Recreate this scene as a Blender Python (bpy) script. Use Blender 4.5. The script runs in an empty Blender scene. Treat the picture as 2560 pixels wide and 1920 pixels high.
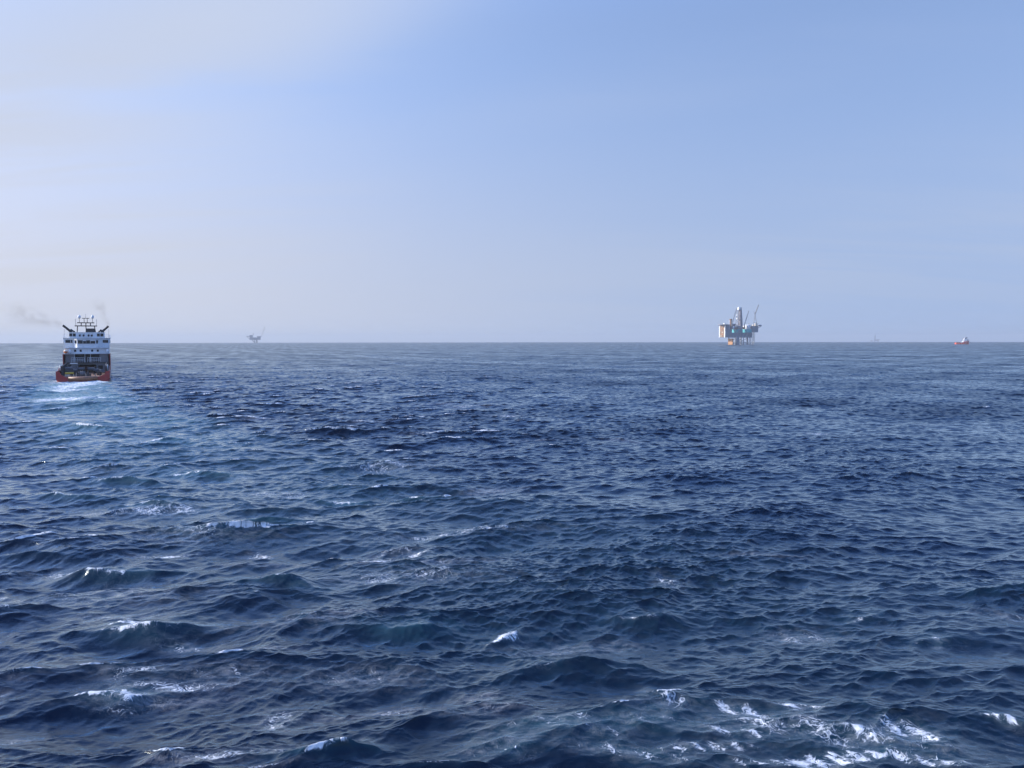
import bpy, bmesh, math, random
import numpy as np
from mathutils import Vector, Matrix

S = bpy.context.scene
C = S.collection
R = math.radians
random.seed(7)

# ------------------------------------------------------------------ camera
EYE = 12.4                     # metres above the water
ER = 6371000.0                 # the sea is curved like the earth
FPX = 1924.0                   # focal length in pixels of the 2560 x 1920 photo
PITCH = R(3.22)
ROLL = R(0.072)
cam_d = bpy.data.cameras.new("camera")
cam_d.sensor_fit = 'HORIZONTAL'
cam_d.sensor_width = 36.0
cam_d.lens = 36.0 * FPX / 2560.0
cam_d.clip_start = 0.5
cam_d.clip_end = 60000.0
cam = bpy.data.objects.new("camera", cam_d)
C.objects.link(cam)
cam.matrix_world = (Matrix.Translation((0, 0, EYE)) @ Matrix.Rotation(R(90) - PITCH, 4, 'X')
                    @ Matrix.Rotation(-ROLL, 4, 'Z'))
S.camera = cam

# ------------------------------------------------------------------ light, sky, exposure
SUN_AZ = R(-84.0)              # from the view axis, negative = left
SUN_EL = R(27.0)
SUN_DIR = Vector((math.sin(SUN_AZ) * math.cos(SUN_EL), math.cos(SUN_AZ) * math.cos(SUN_EL), math.sin(SUN_EL)))
sun_d = bpy.data.lights.new("sun", 'SUN')
sun_d.energy = 3.6
sun_d.angle = R(0.5)
sun_d.color = (1.0, 0.93, 0.82)
sun = bpy.data.objects.new("sun", sun_d)
C.objects.link(sun)
sun.rotation_euler = SUN_DIR.to_track_quat('Z', 'Y').to_euler()

S.view_settings.view_transform = 'Standard'
S.view_settings.look = 'None'
S.view_settings.exposure = 0.5
S.view_settings.gamma = 1.0
S.view_settings.use_curve_mapping = False
S.cycles.use_denoising = True
S.cycles.use_adaptive_sampling = False
S.cycles.max_bounces = 6
S.cycles.volume_bounces = 0
S.cycles.sample_clamp_direct = 8.0
S.cycles.sample_clamp_indirect = 4.0


class NT:
    """small helper round a node tree"""
    def __init__(self, tree):
        self.t = tree
        self.n = tree.nodes
        self.n.clear()

    def node(self, kind, **kw):
        x = self.n.new(kind)
        for k, v in kw.items():
            setattr(x, k, v)
        return x

    def link(self, a, b):
        self.t.links.new(a, b)

    def put(self, sock, v):
        if isinstance(v, bpy.types.NodeSocket):
            self.link(v, sock)
        elif v is not None:
            sock.default_value = v

    def math(self, op, a, b=None, c=None, clamp=False):
        x = self.node('ShaderNodeMath', operation=op, use_clamp=clamp)
        self.put(x.inputs[0], a)
        if b is not None:
            self.put(x.inputs[1], b)
        if c is not None:
            self.put(x.inputs[2], c)
        return x.outputs[0]

    def vmath(self, op, a, b=None, scale=None):
        x = self.node('ShaderNodeVectorMath', operation=op)
        self.put(x.inputs[0], a)
        if b is not None:
            self.put(x.inputs[1], b)
        if scale is not None:
            self.put(x.inputs['Scale'], scale)
        return x.outputs['Value'] if op in ('DOT_PRODUCT', 'LENGTH', 'DISTANCE') else x.outputs[0]

    def smooth(self, v, a, b, lo=0.0, hi=1.0):
        x = self.node('ShaderNodeMapRange', interpolation_type='SMOOTHSTEP')
        self.put(x.inputs[0], v)
        self.put(x.inputs[1], a)
        self.put(x.inputs[2], b)
        self.put(x.inputs[3], lo)
        self.put(x.inputs[4], hi)
        return x.outputs[0]

    def noise(self, vec, scale, detail=4.0, rough=0.5, dist=0.0):
        x = self.node('ShaderNodeTexNoise')
        self.put(x.inputs['Vector'], vec)
        self.put(x.inputs['Scale'], scale)
        self.put(x.inputs['Detail'], detail)
        self.put(x.inputs['Roughness'], rough)
        self.put(x.inputs['Distortion'], dist)
        return x.outputs['Fac']

    def mapping(self, vec, loc=(0, 0, 0), rot=(0, 0, 0), scale=(1, 1, 1)):
        x = self.node('ShaderNodeMapping')
        self.put(x.inputs[0], vec)
        x.inputs[1].default_value = loc
        x.inputs[2].default_value = rot
        x.inputs[3].default_value = scale
        return x.outputs[0]

    def mix(self, f, a, b):
        x = self.node('ShaderNodeMix', data_type='RGBA')
        self.put(x.inputs[0], f)
        self.put(x.inputs[6], a)
        self.put(x.inputs[7], b)
        return x.outputs[2]


def view_dir(px, py):
    """world direction of a point of the 2560 x 1920 photo"""
    v = Vector(((px - 1280) / FPX, (960 - py) / FPX, -1.0))
    return (cam.matrix_world.to_3x3() @ v).normalized()


world = bpy.data.worlds.new("World")
S.world = world
world.use_nodes = True
w = NT(world.node_tree)
sky = w.node('ShaderNodeTexSky', sky_type='NISHITA')
sky.sun_disc = False
sky.sun_elevation = SUN_EL
sky.sun_rotation = SUN_AZ
sky.altitude = 0.0
sky.air_density = 1.0
sky.dust_density = 1.0
sky.ozone_density = 1.0
tc = w.node('ShaderNodeTexCoord')
d = tc.outputs['Generated']
dn = w.vmath('NORMALIZE', d)
sep = w.node('ShaderNodeSeparateXYZ')
w.link(dn, sep.inputs[0])
# the lowest, yellow degrees of the clear sky lie hidden behind the sea haze: look the sky up a little higher
up = w.vmath('NORMALIZE', w.vmath('ADD', w.vmath('MULTIPLY', dn, (1, 1, 0.7)), (0, 0, 0.38)))
w.link(up, sky.inputs[0])
# thin cirrus: streaks in a plane high above, inside broad veils that lie in given parts of the sky
zz = w.math('MAXIMUM', w.math('ADD', sep.outputs[2], 0.12), 0.05)
comb = w.node('ShaderNodeCombineXYZ')
w.link(w.math('DIVIDE', sep.outputs[0], zz), comb.inputs[0])
w.link(w.math('DIVIDE', sep.outputs[1], zz), comb.inputs[1])
pl = comb.outputs[0]
warp = w.noise(w.mapping(pl, scale=(0.5, 0.5, 1)), 1.0, 2.0, 0.5)
st1 = w.noise(w.mapping(pl, loc=(3.1, 1.7, 0), rot=(0, 0, R(22)), scale=(0.55, 1.5, 1)), 0.8, 5.0, 0.55, 0.6)
st2 = w.noise(w.mapping(pl, loc=(7.3, 2.2, 4), rot=(0, 0, R(-14)), scale=(0.5, 2.6, 1)), 0.9, 5.0, 0.55, 0.5)


def veil(px, py, turn, a, b, nz, n0, n1, lo=0.2):
    """soft band of cirrus: centre given by a photo pixel, turned, a and b half length and width in radians"""
    c = view_dir(px, py)
    e1 = (view_dir(px + 100 * math.cos(R(turn)), py - 100 * math.sin(R(turn))) - c)
    e1 = (e1 - c * e1.dot(c)).normalized()
    e2 = c.cross(e1).normalized()
    front = w.smooth(w.vmath('DOT_PRODUCT', dn, tuple(c)), 0.5, 0.7)
    wob = w.math('MULTIPLY', w.math('SUBTRACT', warp, 0.5), 0.9)
    x = w.math('DIVIDE', w.vmath('DOT_PRODUCT', dn, tuple(e1)), a)
    y = w.math('ADD', w.math('DIVIDE', w.vmath('DOT_PRODUCT', dn, tuple(e2)), b), wob)
    rr_ = w.math('SQRT', w.math('ADD', w.math('MULTIPLY', x, x), w.math('MULTIPLY', y, y)))
    m = w.math('MULTIPLY', w.smooth(rr_, 0.1, 1.4, 1.0, 0.0), front)
    return w.math('MULTIPLY', m, w.smooth(nz, n0, n1, lo, 1.0))


cl = None
for args, amt in (((60, 70, 9, 0.50, 0.120, st1, 0.36, 0.62), 0.66), ((640, 40, 13, 0.26, 0.070, st1, 0.36, 0.60), 0.42),
                  ((-60, 520, 3, 0.38, 0.160, st2, 0.30, 0.70), 0.70), ((250, 300, 5, 0.30, 0.020, st2, 0.35, 0.65), 0.12),
                  ((1750, 190, 9, 0.36, 0.040, st2, 0.35, 0.65), 0.10), ((2250, 600, 7, 0.50, 0.100, st2, 0.35, 0.65), 0.20)):
    v = w.math('MULTIPLY', veil(*args), amt)
    cl = v if cl is None else w.math('ADD', cl, v, clamp=True)
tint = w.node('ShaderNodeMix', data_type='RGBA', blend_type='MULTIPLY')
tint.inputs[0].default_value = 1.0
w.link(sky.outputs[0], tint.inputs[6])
w.link(w.mix(w.smooth(sep.outputs[2], 0.36, 0.6), (1.33, 1.27, 1.35, 1), (1.25, 1.65, 2.5, 1)), tint.inputs[7])  # bluer, brighter sky added above the view to feed the sea's reflections
# milky air low down, warmer towards the sun
sunh = w.vmath('DOT_PRODUCT', dn, (math.sin(SUN_AZ), math.cos(SUN_AZ), 0.0))
milk = w.mix(w.smooth(sunh, -0.4, 0.75), (1.80, 2.30, 3.35, 1), (3.25, 3.1, 3.05, 1))
low = w.math('MULTIPLY', w.smooth(sep.outputs[2], 0.0, 0.38, 1.0, 0.0), 0.78)
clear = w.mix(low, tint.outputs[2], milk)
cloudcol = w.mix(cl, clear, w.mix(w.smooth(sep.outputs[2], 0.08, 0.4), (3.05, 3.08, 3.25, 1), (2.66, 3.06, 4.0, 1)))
bg = w.node('ShaderNodeBackground')
w.link(cloudcol, bg.inputs[0])
bg.inputs[1].default_value = 0.15
wo = w.node('ShaderNodeOutputWorld')
w.link(bg.outputs[0], wo.inputs[0])


# ------------------------------------------------------------------ haze (the air itself)
def hex_box(name, x0, x1, y0, y1, z0, z1, mat):
    bm = bmesh.new()
    bmesh.ops.create_cube(bm, size=1.0)
    for v in bm.verts:
        v.co = Vector((x0 + (v.co.x + .5) * (x1 - x0), y0 + (v.co.y + .5) * (y1 - y0), z0 + (v.co.z + .5) * (z1 - z0)))
    me = bpy.data.meshes.new(name)
    bm.to_mesh(me)
    bm.free()
    o = bpy.data.objects.new(name, me)
    me.materials.append(mat)
    C.objects.link(o)
    return o


HAZE = 0.000095
hm = bpy.data.materials.new("haze_air")
hm.use_nodes = True
h = NT(hm.node_tree)
pv = h.node('ShaderNodeVolumePrincipled')
pv.inputs['Color'].default_value = (0.68, 0.75, 0.81, 1)
pv.inputs['Density'].default_value = HAZE
pv.inputs['Anisotropy'].default_value = 0.12
ho = h.node('ShaderNodeOutputMaterial')
h.link(pv.outputs[0], ho.inputs['Volume'])
SEA_R = 17000.0
haze = hex_box("haze", -SEA_R - 50, SEA_R + 50, -SEA_R - 50, SEA_R + 50, -SEA_R ** 2 / (2 * ER) - 4, 127.0, hm)
haze["kind"] = "stuff"
haze["label"] = "pale bluish air that fades the distant platforms"


# ------------------------------------------------------------------ where things stand
def drop(r):
    return -r * r / (2 * ER)


def on_sea(px, py):
    """point of the calm water seen at a photo pixel"""
    v = view_dir(px, py)
    # EYE + t*vz = -(t*h)^2/(2R)
    hh = v.x * v.x + v.y * v.y
    a, b, c = hh / (2 * ER), v.z, EYE
    disc = b * b - 4 * a * c
    if disc < 0:
        t = math.sqrt(2 * ER * EYE)
    else:
        t = (-b - math.sqrt(disc)) / (2 * a)
    return Vector((v.x * t, v.y * t, drop(math.sqrt(hh) * t)))


def at_range(px, dist):
    """water point at a horizontal distance, in the direction of a photo column"""
    v = view_dir(px, 856)
    k = dist / math.hypot(v.x, v.y)
    return Vector((v.x * k, v.y * k, drop(dist)))


SHIP_P = at_range(205, 267.0)
SHIP_HEAD = math.atan2(view_dir(205, 856).x, view_dir(205, 856).y) + R(2.1)      # clockwise from +Y

#SEA-BEGIN
# ------------------------------------------------------------------ sea
def sea():
    rng = np.random.default_rng(21)
    # polar sheet: fine inside the field of view, coarse all round
    fine = np.arange(-41.0, 41.0001, 0.05)
    coarse = np.arange(43.0, 317.5, 2.0)
    az = np.radians(np.concatenate([fine, coarse]))
    rows = [0.4, 2.0, 4.0, 6.0, 8.0, 10.0, 11.5, 12.6]
    r = 13.3
    while r < SEA_R:
        rows.append(r)
        r += r * (0.0016 if r < 450 else 0.0016 + 0.0050 * min(1.0, (r - 450) / 2500))
    rows.append(SEA_R)
    rr = np.array(rows)
    nr, na = len(rr), len(az)
    A, Rr = np.meshgrid(az, rr)
    X = (Rr * np.sin(A)).astype(np.float32).ravel()
    Y = (Rr * np.cos(A)).astype(np.float32).ravel()
    RR = Rr.astype(np.float32).ravel()
    dr = np.gradient(rr)
    step = np.repeat(np.maximum(dr, rr * R(0.05)), na).astype(np.float32)
    Z = (-(RR.astype(np.float64) ** 2) / (2 * ER)).astype(np.float32)
    DX = np.zeros_like(X)
    DY = np.zeros_like(X)
    DIV = np.zeros_like(X)

    # slow patches of more and less wind
    def patches(seed, n, lam0, lam1):
        g = np.random.default_rng(seed)
        out = np.zeros_like(X)
        for _ in range(n):
            lam = lam0 * (lam1 / lam0) ** g.random()
            th = g.random() * 6.283
            out += np.sin((X * math.cos(th) + Y * math.sin(th)) * (6.283 / lam) + g.random() * 6.283)
        return out / math.sqrt(n / 2)

    gust = patches(3, 9, 25, 160)
    gust2 = patches(5, 9, 8, 40)

    def cascade(L, N, l0, l1, rot, seed, lp=34.0, sp_lo=2.6, sp_hi=1.7, th0=R(101)):
        """displacement fields (h, dx, dy, div) of the waves between wavelengths l0 and l1, on a tile L wide"""
        g = np.random.default_rng(seed)
        k1 = np.fft.fftfreq(N, d=L / N) * 2 * math.pi
        kx, ky = np.meshgrid(k1, k1)
        k = np.hypot(kx, ky)
        k[0, 0] = 1.0
        kp = 2 * math.pi / lp
        th = np.arctan2(ky, kx) - (th0 - rot)
        E = 0.5 * 0.0125 * k ** -3.0 * np.exp(-1.25 * (kp / k) ** 2)
        f = np.clip(np.log(k / kp) / math.log(25), 0, 1)
        s = sp_lo + (sp_hi - sp_lo) * f
        Dd = np.abs(np.cos(th)) ** (2 * s) + 0.04 * f
        nrm = np.ones_like(k)
        tt = np.linspace(0, 2 * math.pi, 181)[:-1]
        ftab = np.linspace(0, 1, 21)
        ntab = [np.mean(np.abs(np.cos(tt)) ** (2 * (sp_lo + (sp_hi - sp_lo) * q)) + 0.04 * q) * 2 * math.pi for q in ftab]
        nrm = np.interp(f, ftab, ntab)
        P = E / k * Dd / nrm
        # band limits, soft shoulders so that the bands add up
        lam = 2 * math.pi / k
        band = ((lam >= l0) & (lam < l1)).astype(float)
        dk = 2 * math.pi / L
        amp = np.sqrt(P * band) * dk
        amp[0, 0] = 0
        xi = g.normal(size=(N, N)) + 1j * g.normal(size=(N, N))
        H = amp * xi
        sc = N * N
        out = np.empty((N, N, 4), np.float32)
        out[..., 0] = np.fft.ifft2(H).real * sc
        out[..., 1] = np.fft.ifft2(1j * kx / k * H).real * sc
        out[..., 2] = np.fft.ifft2(1j * ky / k * H).real * sc
        out[..., 3] = np.fft.ifft2(k * H).real * sc
        return out

    def sample(F, L, rot, ox, oy, idx):
        N = F.shape[0]
        c, s_ = math.cos(rot), math.sin(rot)
        x = X[idx].astype(np.float64)
        y = Y[idx].astype(np.float64)
        u = ((x * c + y * s_) / L + ox) % 1.0 * N
        v = ((-x * s_ + y * c) / L + oy) % 1.0 * N
        iu = u.astype(np.int64)
        iv = v.astype(np.int64)
        fu = (u - iu).astype(np.float32)[:, None]
        fv = (v - iv).astype(np.float32)[:, None]
        iu %= N
        iv %= N
        ju = (iu + 1) % N
        jv = (iv + 1) % N
        Ff = F.reshape(-1, 4)
        o = (Ff[iv * N + iu] * (1 - fu) + Ff[iv * N + ju] * fu) * (1 - fv) + (Ff[jv * N + iu] * (1 - fu) + Ff[jv * N + ju] * fu) * fv
        dx = o[:, 1] * c - o[:, 2] * s_
        dy = o[:, 1] * s_ + o[:, 2] * c
        return o[:, 0], dx, dy, o[:, 3]

    # the broad trail of the ship: fewer ripples, more steep chop
    left = 1.0 / (1.0 + np.exp((X + 0.02 * Y - 2.0) / 9.0))
    left = left * (1.0 / (1.0 + np.exp((Y - 240) / 30.0)))
    casc = [  # L, N, short, long, tile rotation, seed, choppiness
        (860.0, 512, 19.0, 200.0, 0.0, 11, 1.25),
        (270.0, 512, 6.0, 19.0, 0.35, 12, 1.45),
        (89.0, 512, 2.0, 6.0, -0.5, 13, 1.4),
        (29.0, 512, 0.6, 2.0, 0.9, 14, 1.2),
        (9.3, 512, 0.17, 0.6, -1.1, 15, 1.0),
    ]
    for ci, (L, N, l0, l1, rot, seed, chop) in enumerate(casc):
        F = cascade(L, N, l0, l1, rot, seed)
        lim = np.clip(2.0 - step / ((0.26 if ci == 3 else 0.22) * l1), 0.0, 1.0)      # leave out what the sheet cannot carry
        idx = np.nonzero(lim > 0)[0]
        hgt, dx, dy, dv = sample(F, L, rot, 0.13 * ci, 0.37 * ci, idx)
        a = lim[idx] * (0.65, 0.62, 1.2, 2.5, 2.1)[ci]
        if ci == 1:
            a = a * (1.0 + 1.5 * left[idx])
        if ci == 2:
            a = a * (1.0 + 0.12 * gust[idx] + 0.85 * left[idx])
        if ci == 3:
            a = a * np.clip(1.0 + 0.10 * gust[idx] + 0.06 * gust2[idx] - 0.15 * left[idx], 0.3, 1.6)
        if ci == 4:
            a = a * np.clip(1.0 + 0.2 * gust[idx] + 0.2 * gust2[idx] - 0.08 * left[idx], 0.15, 2.0)
        Z[idx] += hgt * a
        DX[idx] += dx * a * chop
        DY[idx] += dy * a * chop
        if ci < 4:
            DIV[idx] += dv * a * chop * (1.0 if ci < 3 else 0.3)

    foam = np.zeros_like(X)
    film = np.zeros_like(X)
    aer_glow = np.zeros_like(X)

    # breaking crests: where the chop piles the water up
    thr = 0.59 - 0.12 * np.clip((RR - 80) / 250, 0, 1)
    brk = np.clip((DIV - thr) / 0.12, 0, 1.3) * np.clip(0.75 + 0.35 * gust + 0.3 * left, 0.0, 1.3)
    foam += np.minimum(brk * 0.9, 0.95)
    aer_glow += np.clip((DIV - 0.38) / 0.4, 0, 1) * 0.08

    # steep single crests, each a ridge of its own (photo pixel, length, height, width, turn, white)
    def local(px, py, turn):
        p = on_sea(px, py)
        c, s_ = math.cos(R(turn)), math.sin(R(turn))
        x, y = X - p.x, Y - p.y
        return x * c + y * s_, -x * s_ + y * c

    def near(u, v, a, b):
        return np.exp(-(u / a) ** 2 - (v / b) ** 2)

    crests = [
        (390, 1585, 2.1, 0.95, 0.8, 12, 1.1), (300, 1745, 1.2, 0.50, 0.6, 6, 1.5), (720, 1470, 1.9, 0.6, 0.7, -4, 0.9),
        (270, 1436, 2.9, 0.7, 0.8, 4, 0.95), (590, 1440, 1.8, 0.42, 0.8, 2, 0.0), (175, 1248, 3.4, 0.55, 1.1, -3, 0.7),
        (380, 1262, 2.4, 0.40, 0.9, -6, 0.8), (330, 1207, 3.2, 0.45, 1.0, 3, 0.7), (520, 1188, 4.2, 0.50, 1.1, 4, 0.8),
        (630, 1312, 3.0, 0.50, 0.9, 8, 0.45), (560, 1340, 3.0, 0.45, 0.9, 5, 0.75), (1050, 1580, 1.9, 0.42, 0.7, 8, 0.2),
        (1290, 1580, 1.0, 0.36, 0.5, 25, 1.0), (1460, 1655, 3.0, 0.75, 1.1, 10, 0.6), (1640, 1545, 1.8, 0.40, 0.8, 6, 0.6),
        (2150, 1538, 1.4, 0.34, 0.7, 14, 0.8), (2340, 1600, 1.5, 0.36, 0.6, 5, 0.8), (2520, 1490, 3.2, 0.45, 1.3, 5, 0.0),
        (1300, 1910, 0.7, 0.28, 0.4, 15, 1.3), (2530, 1815, 0.8, 0.25, 0.45, -20, 1.0), (410, 1105, 3.6, 0.55, 1.3, 6, 0.9),
        (300, 1098, 3.0, 0.45, 1.2, 4, 0.9), (880, 1245, 2.0, 0.4, 0.9, 5, 0.9), (1400, 1250, 1.6, 0.3, 0.9, 5, 0.3),
        (60, 1395, 3.6, 0.5, 1.2, 2, 0.0), (850, 1905, 1.4, 0.3, 0.5, 12, 0.4), (1050, 1255, 2.0, 0.35, 0.9, -4, 0.8),
    ]
    for (px, py, ln, hg, wd, turn, white) in crests:
        u, v = local(px, py, turn)
        m = np.abs(u) < ln * 3
        m &= np.abs(v) < ln * 3
        idx = np.nonzero(m)[0]
        uu, vv = u[idx], v[idx]
        vv = vv - 0.16 * uu * np.sin(uu * 1.5 / ln + px)            # no crest is straight
        face = np.where(vv < 0, wd * 0.75, wd * 1.5)            # steeper towards us
        prof = (1 + (uu / (1.25 * ln)) ** 2) ** -1.6 * np.clip(1.3 - np.abs(uu) / (2.6 * ln), 0, 1) * np.exp(-(np.sqrt(vv * vv + 0.006) - 0.077) * 1.5 / face)
        Z[idx] += 0.85 * hg * prof * (1 + 0.22 * gust2[idx]) - 0.25 * hg * np.exp(-(uu / (1.3 * ln)) ** 2 - ((vv + 1.9 * wd) / (1.1 * wd)) ** 2)
        aer_glow[idx] += 0.20 * prof * (1.0 if white > 0 and px < 1100 else 0.25)  # light glowing through the crest, put in as teal body colour
        if white > 0:
            along = np.exp(-((uu + 0.35 * ln) / (0.75 * ln)) ** 2)
            jag = 0.75 + 0.35 * np.sin(uu * 9.0 / ln + px) * np.sin(uu * 21.0 / ln + py) + 0.2 * gust2[idx]
            foam[idx] += white * 0.95 * along * jag * np.exp(-((vv - 0.06 * wd) / (0.24 * wd)) ** 2)
            foam[idx] += white * 0.27 * np.exp(-((uu - 0.3 * ln) / (1.1 * ln)) ** 2 - ((vv + 0.8 * wd) / (0.9 * wd)) ** 2)

    # lacy sheets of foam (photo pixel, half length, half width in metres, turn, amount)
    sheets = [
        (300, 1738, 1.0, 0.30, 4, 1.25), (345, 1742, 0.5, 0.42, -50, 1.0), (330, 1572, 1.3, 0.22, 14, 1.2), (470, 1600, 1.6, 0.40, -8, 0.75), (1285, 1578, 0.5, 0.28, 40, 1.2), (2335, 1602, 0.55, 0.32, 70, 1.2), (2530, 1815, 0.5, 0.25, -30, 1.25), (1300, 1912, 0.45, 0.22, 12, 1.3), (1950, 1832, 2.7, 1.0, -9, 0.78), (2160, 1848, 2.4, 0.75, 8, 0.78), (1760, 1893, 2.2, 0.3, 4, 0.95), (2310, 1905, 1.8, 0.3, -8, 0.95), (1830, 1850, 1.5, 0.5, -8, 0.9),
        (2080, 1908, 3.4, 0.30, 6, 1.05), (1390, 1838, 2.6, 0.6, 3, 1.2), (1480, 1855, 1.6, 0.45, -6, 1.1), (1665, 1790, 1.5, 0.9, 14, 1.08), (1620, 1830, 1.8, 0.5, 4, 0.9), (1870, 1790, 1.2, 0.5, -12, 0.95), (2000, 1770, 1.0, 0.4, 4, 0.9), (2290, 1840, 1.3, 0.5, -14, 0.95),
        (1580, 1908, 2.2, 0.5, -6, 1.08), (2330, 1870, 1.6, 0.5, -10, 0.55), (1250, 1885, 1.8, 0.7, 20, 1.1), (1985, 1568, 1.8, 0.7, -3, 0.55),
        (340, 1690, 1.6, 0.6, 0, 0.48), (700, 1780, 1.0, 0.8, -35, 0.50), (760, 1880, 2.0, 0.5, 10, 0.50),
        (1100, 1790, 1.0, 0.5, -12, 0.62), (1650, 1705, 0.9, 0.3, -18, 0.62), (60, 1690, 2.0, 0.5, 6, 0.55),
        (30, 1840, 1.2, 0.4, 10, 0.55), (260, 1500, 4.5, 1.6, 4, 0.50), (700, 1565, 3.5, 0.7, 3, 0.52),
        (1000, 1450, 6.0, 1.4, 3, 0.50), (390, 1272, 5.5, 1.3, 2, 0.62), (500, 1340, 6.0, 2.0, 4, 0.48),
        (300, 1545, 2.5, 0.5, 2, 0.55), (1170, 1335, 6.5, 0.7, 12, 0.52), (700, 1230, 5.0, 1.4, 0, 0.48),
        (980, 1168, 6.0, 1.6, 8, 0.55), (330, 1100, 9.0, 2.5, 2, 0.62), (620, 1190, 2.6, 0.8, 0, 0.66),
        (1680, 1450, 0.7, 1.2, 0, 0.5), (2530, 1545, 2.0, 0.5, -8, 0.55), (200, 1420, 3.5, 0.9, 0, 0.55),
        (100, 1180, 9.0, 3.0, 0, 0.40), (230, 1055, 14.0, 3.5, 0, 0.58), (90, 1040, 8.0, 4.0, 0, 0.45), (60, 1500, 3.0, 1.5, 0, 0.42),
        (1440, 1590, 3.0, 0.5, 6, 0.40), (560, 1690, 2.4, 0.6, 4, 0.46), (900, 1690, 2.5, 0.7, 4, 0.40),
    ]
    for (px, py, a, b, turn, amt) in sheets:
        u, v = local(px, py, turn)
        idx = np.nonzero((np.abs(u) < 2.2 * a) & (np.abs(v) < 2.2 * a))[0]
        uu, vv = u[idx], v[idx]
        vv = vv - 0.22 * b * np.sin(uu * 2.2 / a + px)
        q = near(uu, vv, a, b)
        brkn = np.clip(0.86 + 0.30 * gust2[idx] + 0.2 * np.sin(uu * 3.1 / b + vv * 2.0 / b + py), 0.3, 1.1)
        foam[idx] = np.maximum(foam[idx], amt * 0.94 * np.minimum(1.0, q * 1.15) * brkn)
        aer_glow[idx] += 0.12 * amt * q
        film[idx] = np.maximum(film[idx], 0.17 * q)

    # pale films of fine bubbles, the last of older whitecaps, drawn out along the crests
    g = np.random.default_rng(77)
    for _ in range(46):
        d_ = 22 * (150 / 22) ** g.random()
        az_ = R(-36 + 40 * g.random() ** 1.2 if g.random() < 0.8 else -36 + 72 * g.random())
        cx, cy, tn = d_ * math.sin(az_), d_ * math.cos(az_), R(g.normal(6, 7))
        a_, b_ = (0.7 + 2.6 * g.random()) * (d_ / 40) ** 0.6, (0.18 + 0.5 * g.random()) * (d_ / 40) ** 0.6
        x_, y_ = X - cx, Y - cy
        idx = np.nonzero((np.abs(x_) < 2.4 * a_) & (np.abs(y_) < 2.4 * a_))[0]
        u = x_[idx] * math.cos(tn) + y_[idx] * math.sin(tn)
        v = -x_[idx] * math.sin(tn) + y_[idx] * math.cos(tn) - 0.3 * b_ * np.sin(u * 2.6 / a_ + d_)
        q = near(u, v, a_, b_)
        film[idx] = np.maximum(film[idx], (0.10 + 0.2 * g.random()) * q)
        foam[idx] = np.maximum(foam[idx], (0.35 + 0.35 * g.random()) * q)
    # the wake: from the stern back towards us
    hx, hy = math.sin(SHIP_HEAD), math.cos(SHIP_HEAD)
    x, y = X - SHIP_P.x, Y - SHIP_P.y
    back = -(x * hx + y * hy)                                    # metres astern
    side = x * hy - y * hx
    side = side - 0.0006 * np.clip(back, 0, 300) ** 2 + 2.0 * (1 - np.exp(-np.clip(back, 0, 300) / 8))            # it bends as the ship has turned
    wid = 8.0 + 0.03 * np.clip(back, 0, 300)
    inside = np.exp(-(side / wid) ** 4) * (back > -3)
    near_st = np.exp(-np.clip(back, 0, 400) / 9.0)
    trail = np.exp(-(np.clip(back, 0, 400) / 122.0) ** 1.8)
    foam = np.maximum(foam, inside * (0.30 * near_st + (0.80 + 0.26 * gust2 + 0.1 * gust) * trail))
    aer_glow += inside * trail * np.clip(1.35 + 0.2 * gust2 + 0.15 * gust, 0.4, 1.6)
    # bow waves that run out to both sides of the stern
    for sg in (-1, 1):
        arm = np.exp(-((side - sg * (7.5 + 0.55 * np.clip(back, 0, 200))) / 1.6) ** 2) * (back > -40) * np.exp(-np.clip(back, 0, 300) / 14.0)
        arm = np.where(back < 0, np.exp(-((side - sg * 7.8) / 0.8) ** 2) * (back > -45) * (back < 0), arm)
        foam = np.maximum(foam, 0.62 * arm)
    # swirl behind the stern lifts and roughens the water
    Z += (inside * near_st * 0.12 * (0.5 + 0.5 * gust2)).astype(np.float32)

    # water within the hull sinks below the keel line of sight
    inh = (back < -0.5) & (back > -66) & (np.abs(x * hy - y * hx) < 6.2)
    Z = np.where(inh, np.minimum(Z, -0.6), Z)

    # unresolved ripples end up as roughness
    rough = np.sqrt(0.00015 + 0.0042 * np.log2(np.maximum(step / 0.05, 1.0)) / 2.0)
    rough = np.clip(np.sqrt(rough * 1.0), 0.1, 0.6) * np.clip(1.0 + 0.06 * gust + 0.04 * gust2 - 0.08 * left, 0.75, 1.25)

    co = np.empty((len(X), 3), np.float32)
    co[:, 0] = X + DX
    co[:, 1] = Y + DY
    co[:, 2] = Z
    # faces
    i = np.arange(nr - 1)[:, None] * na
    j = np.arange(na)[None, :]
    jn = (j + 1) % na
    q = np.stack([i + j, i + na + j, i + na + jn, i + jn], -1).reshape(-1, 4).astype(np.int32)
    me = bpy.data.meshes.new("sea")
    me.vertices.add(len(co))
    me.vertices.foreach_set("co", co.ravel())
    me.loops.add(q.size)
    me.loops.foreach_set("vertex_index", q.ravel())
    me.polygons.add(len(q))
    me.polygons.foreach_set("loop_start", np.arange(0, q.size, 4, dtype=np.int32))
    me.polygons.foreach_set("loop_total", np.full(len(q), 4, np.int32))
    me.update(calc_edges=True)
    me.polygons.foreach_set("use_smooth", np.ones(len(q), bool))
    for nm, arr in (("foam", np.minimum(foam, 0.90)), ("aeration_glow", np.clip(aer_glow, 0, 1.2)), ("ripple", rough), ("film", np.maximum(film, inside * 0.34 * trail))):
        at = me.attributes.new(nm, 'FLOAT', 'POINT')
        at.data.foreach_set("value", arr.astype(np.float32))
    o = bpy.data.objects.new("sea", me)
    o["kind"] = "structure"
    C.objects.link(o)
    me.materials.append(sea_material())
    return o


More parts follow.
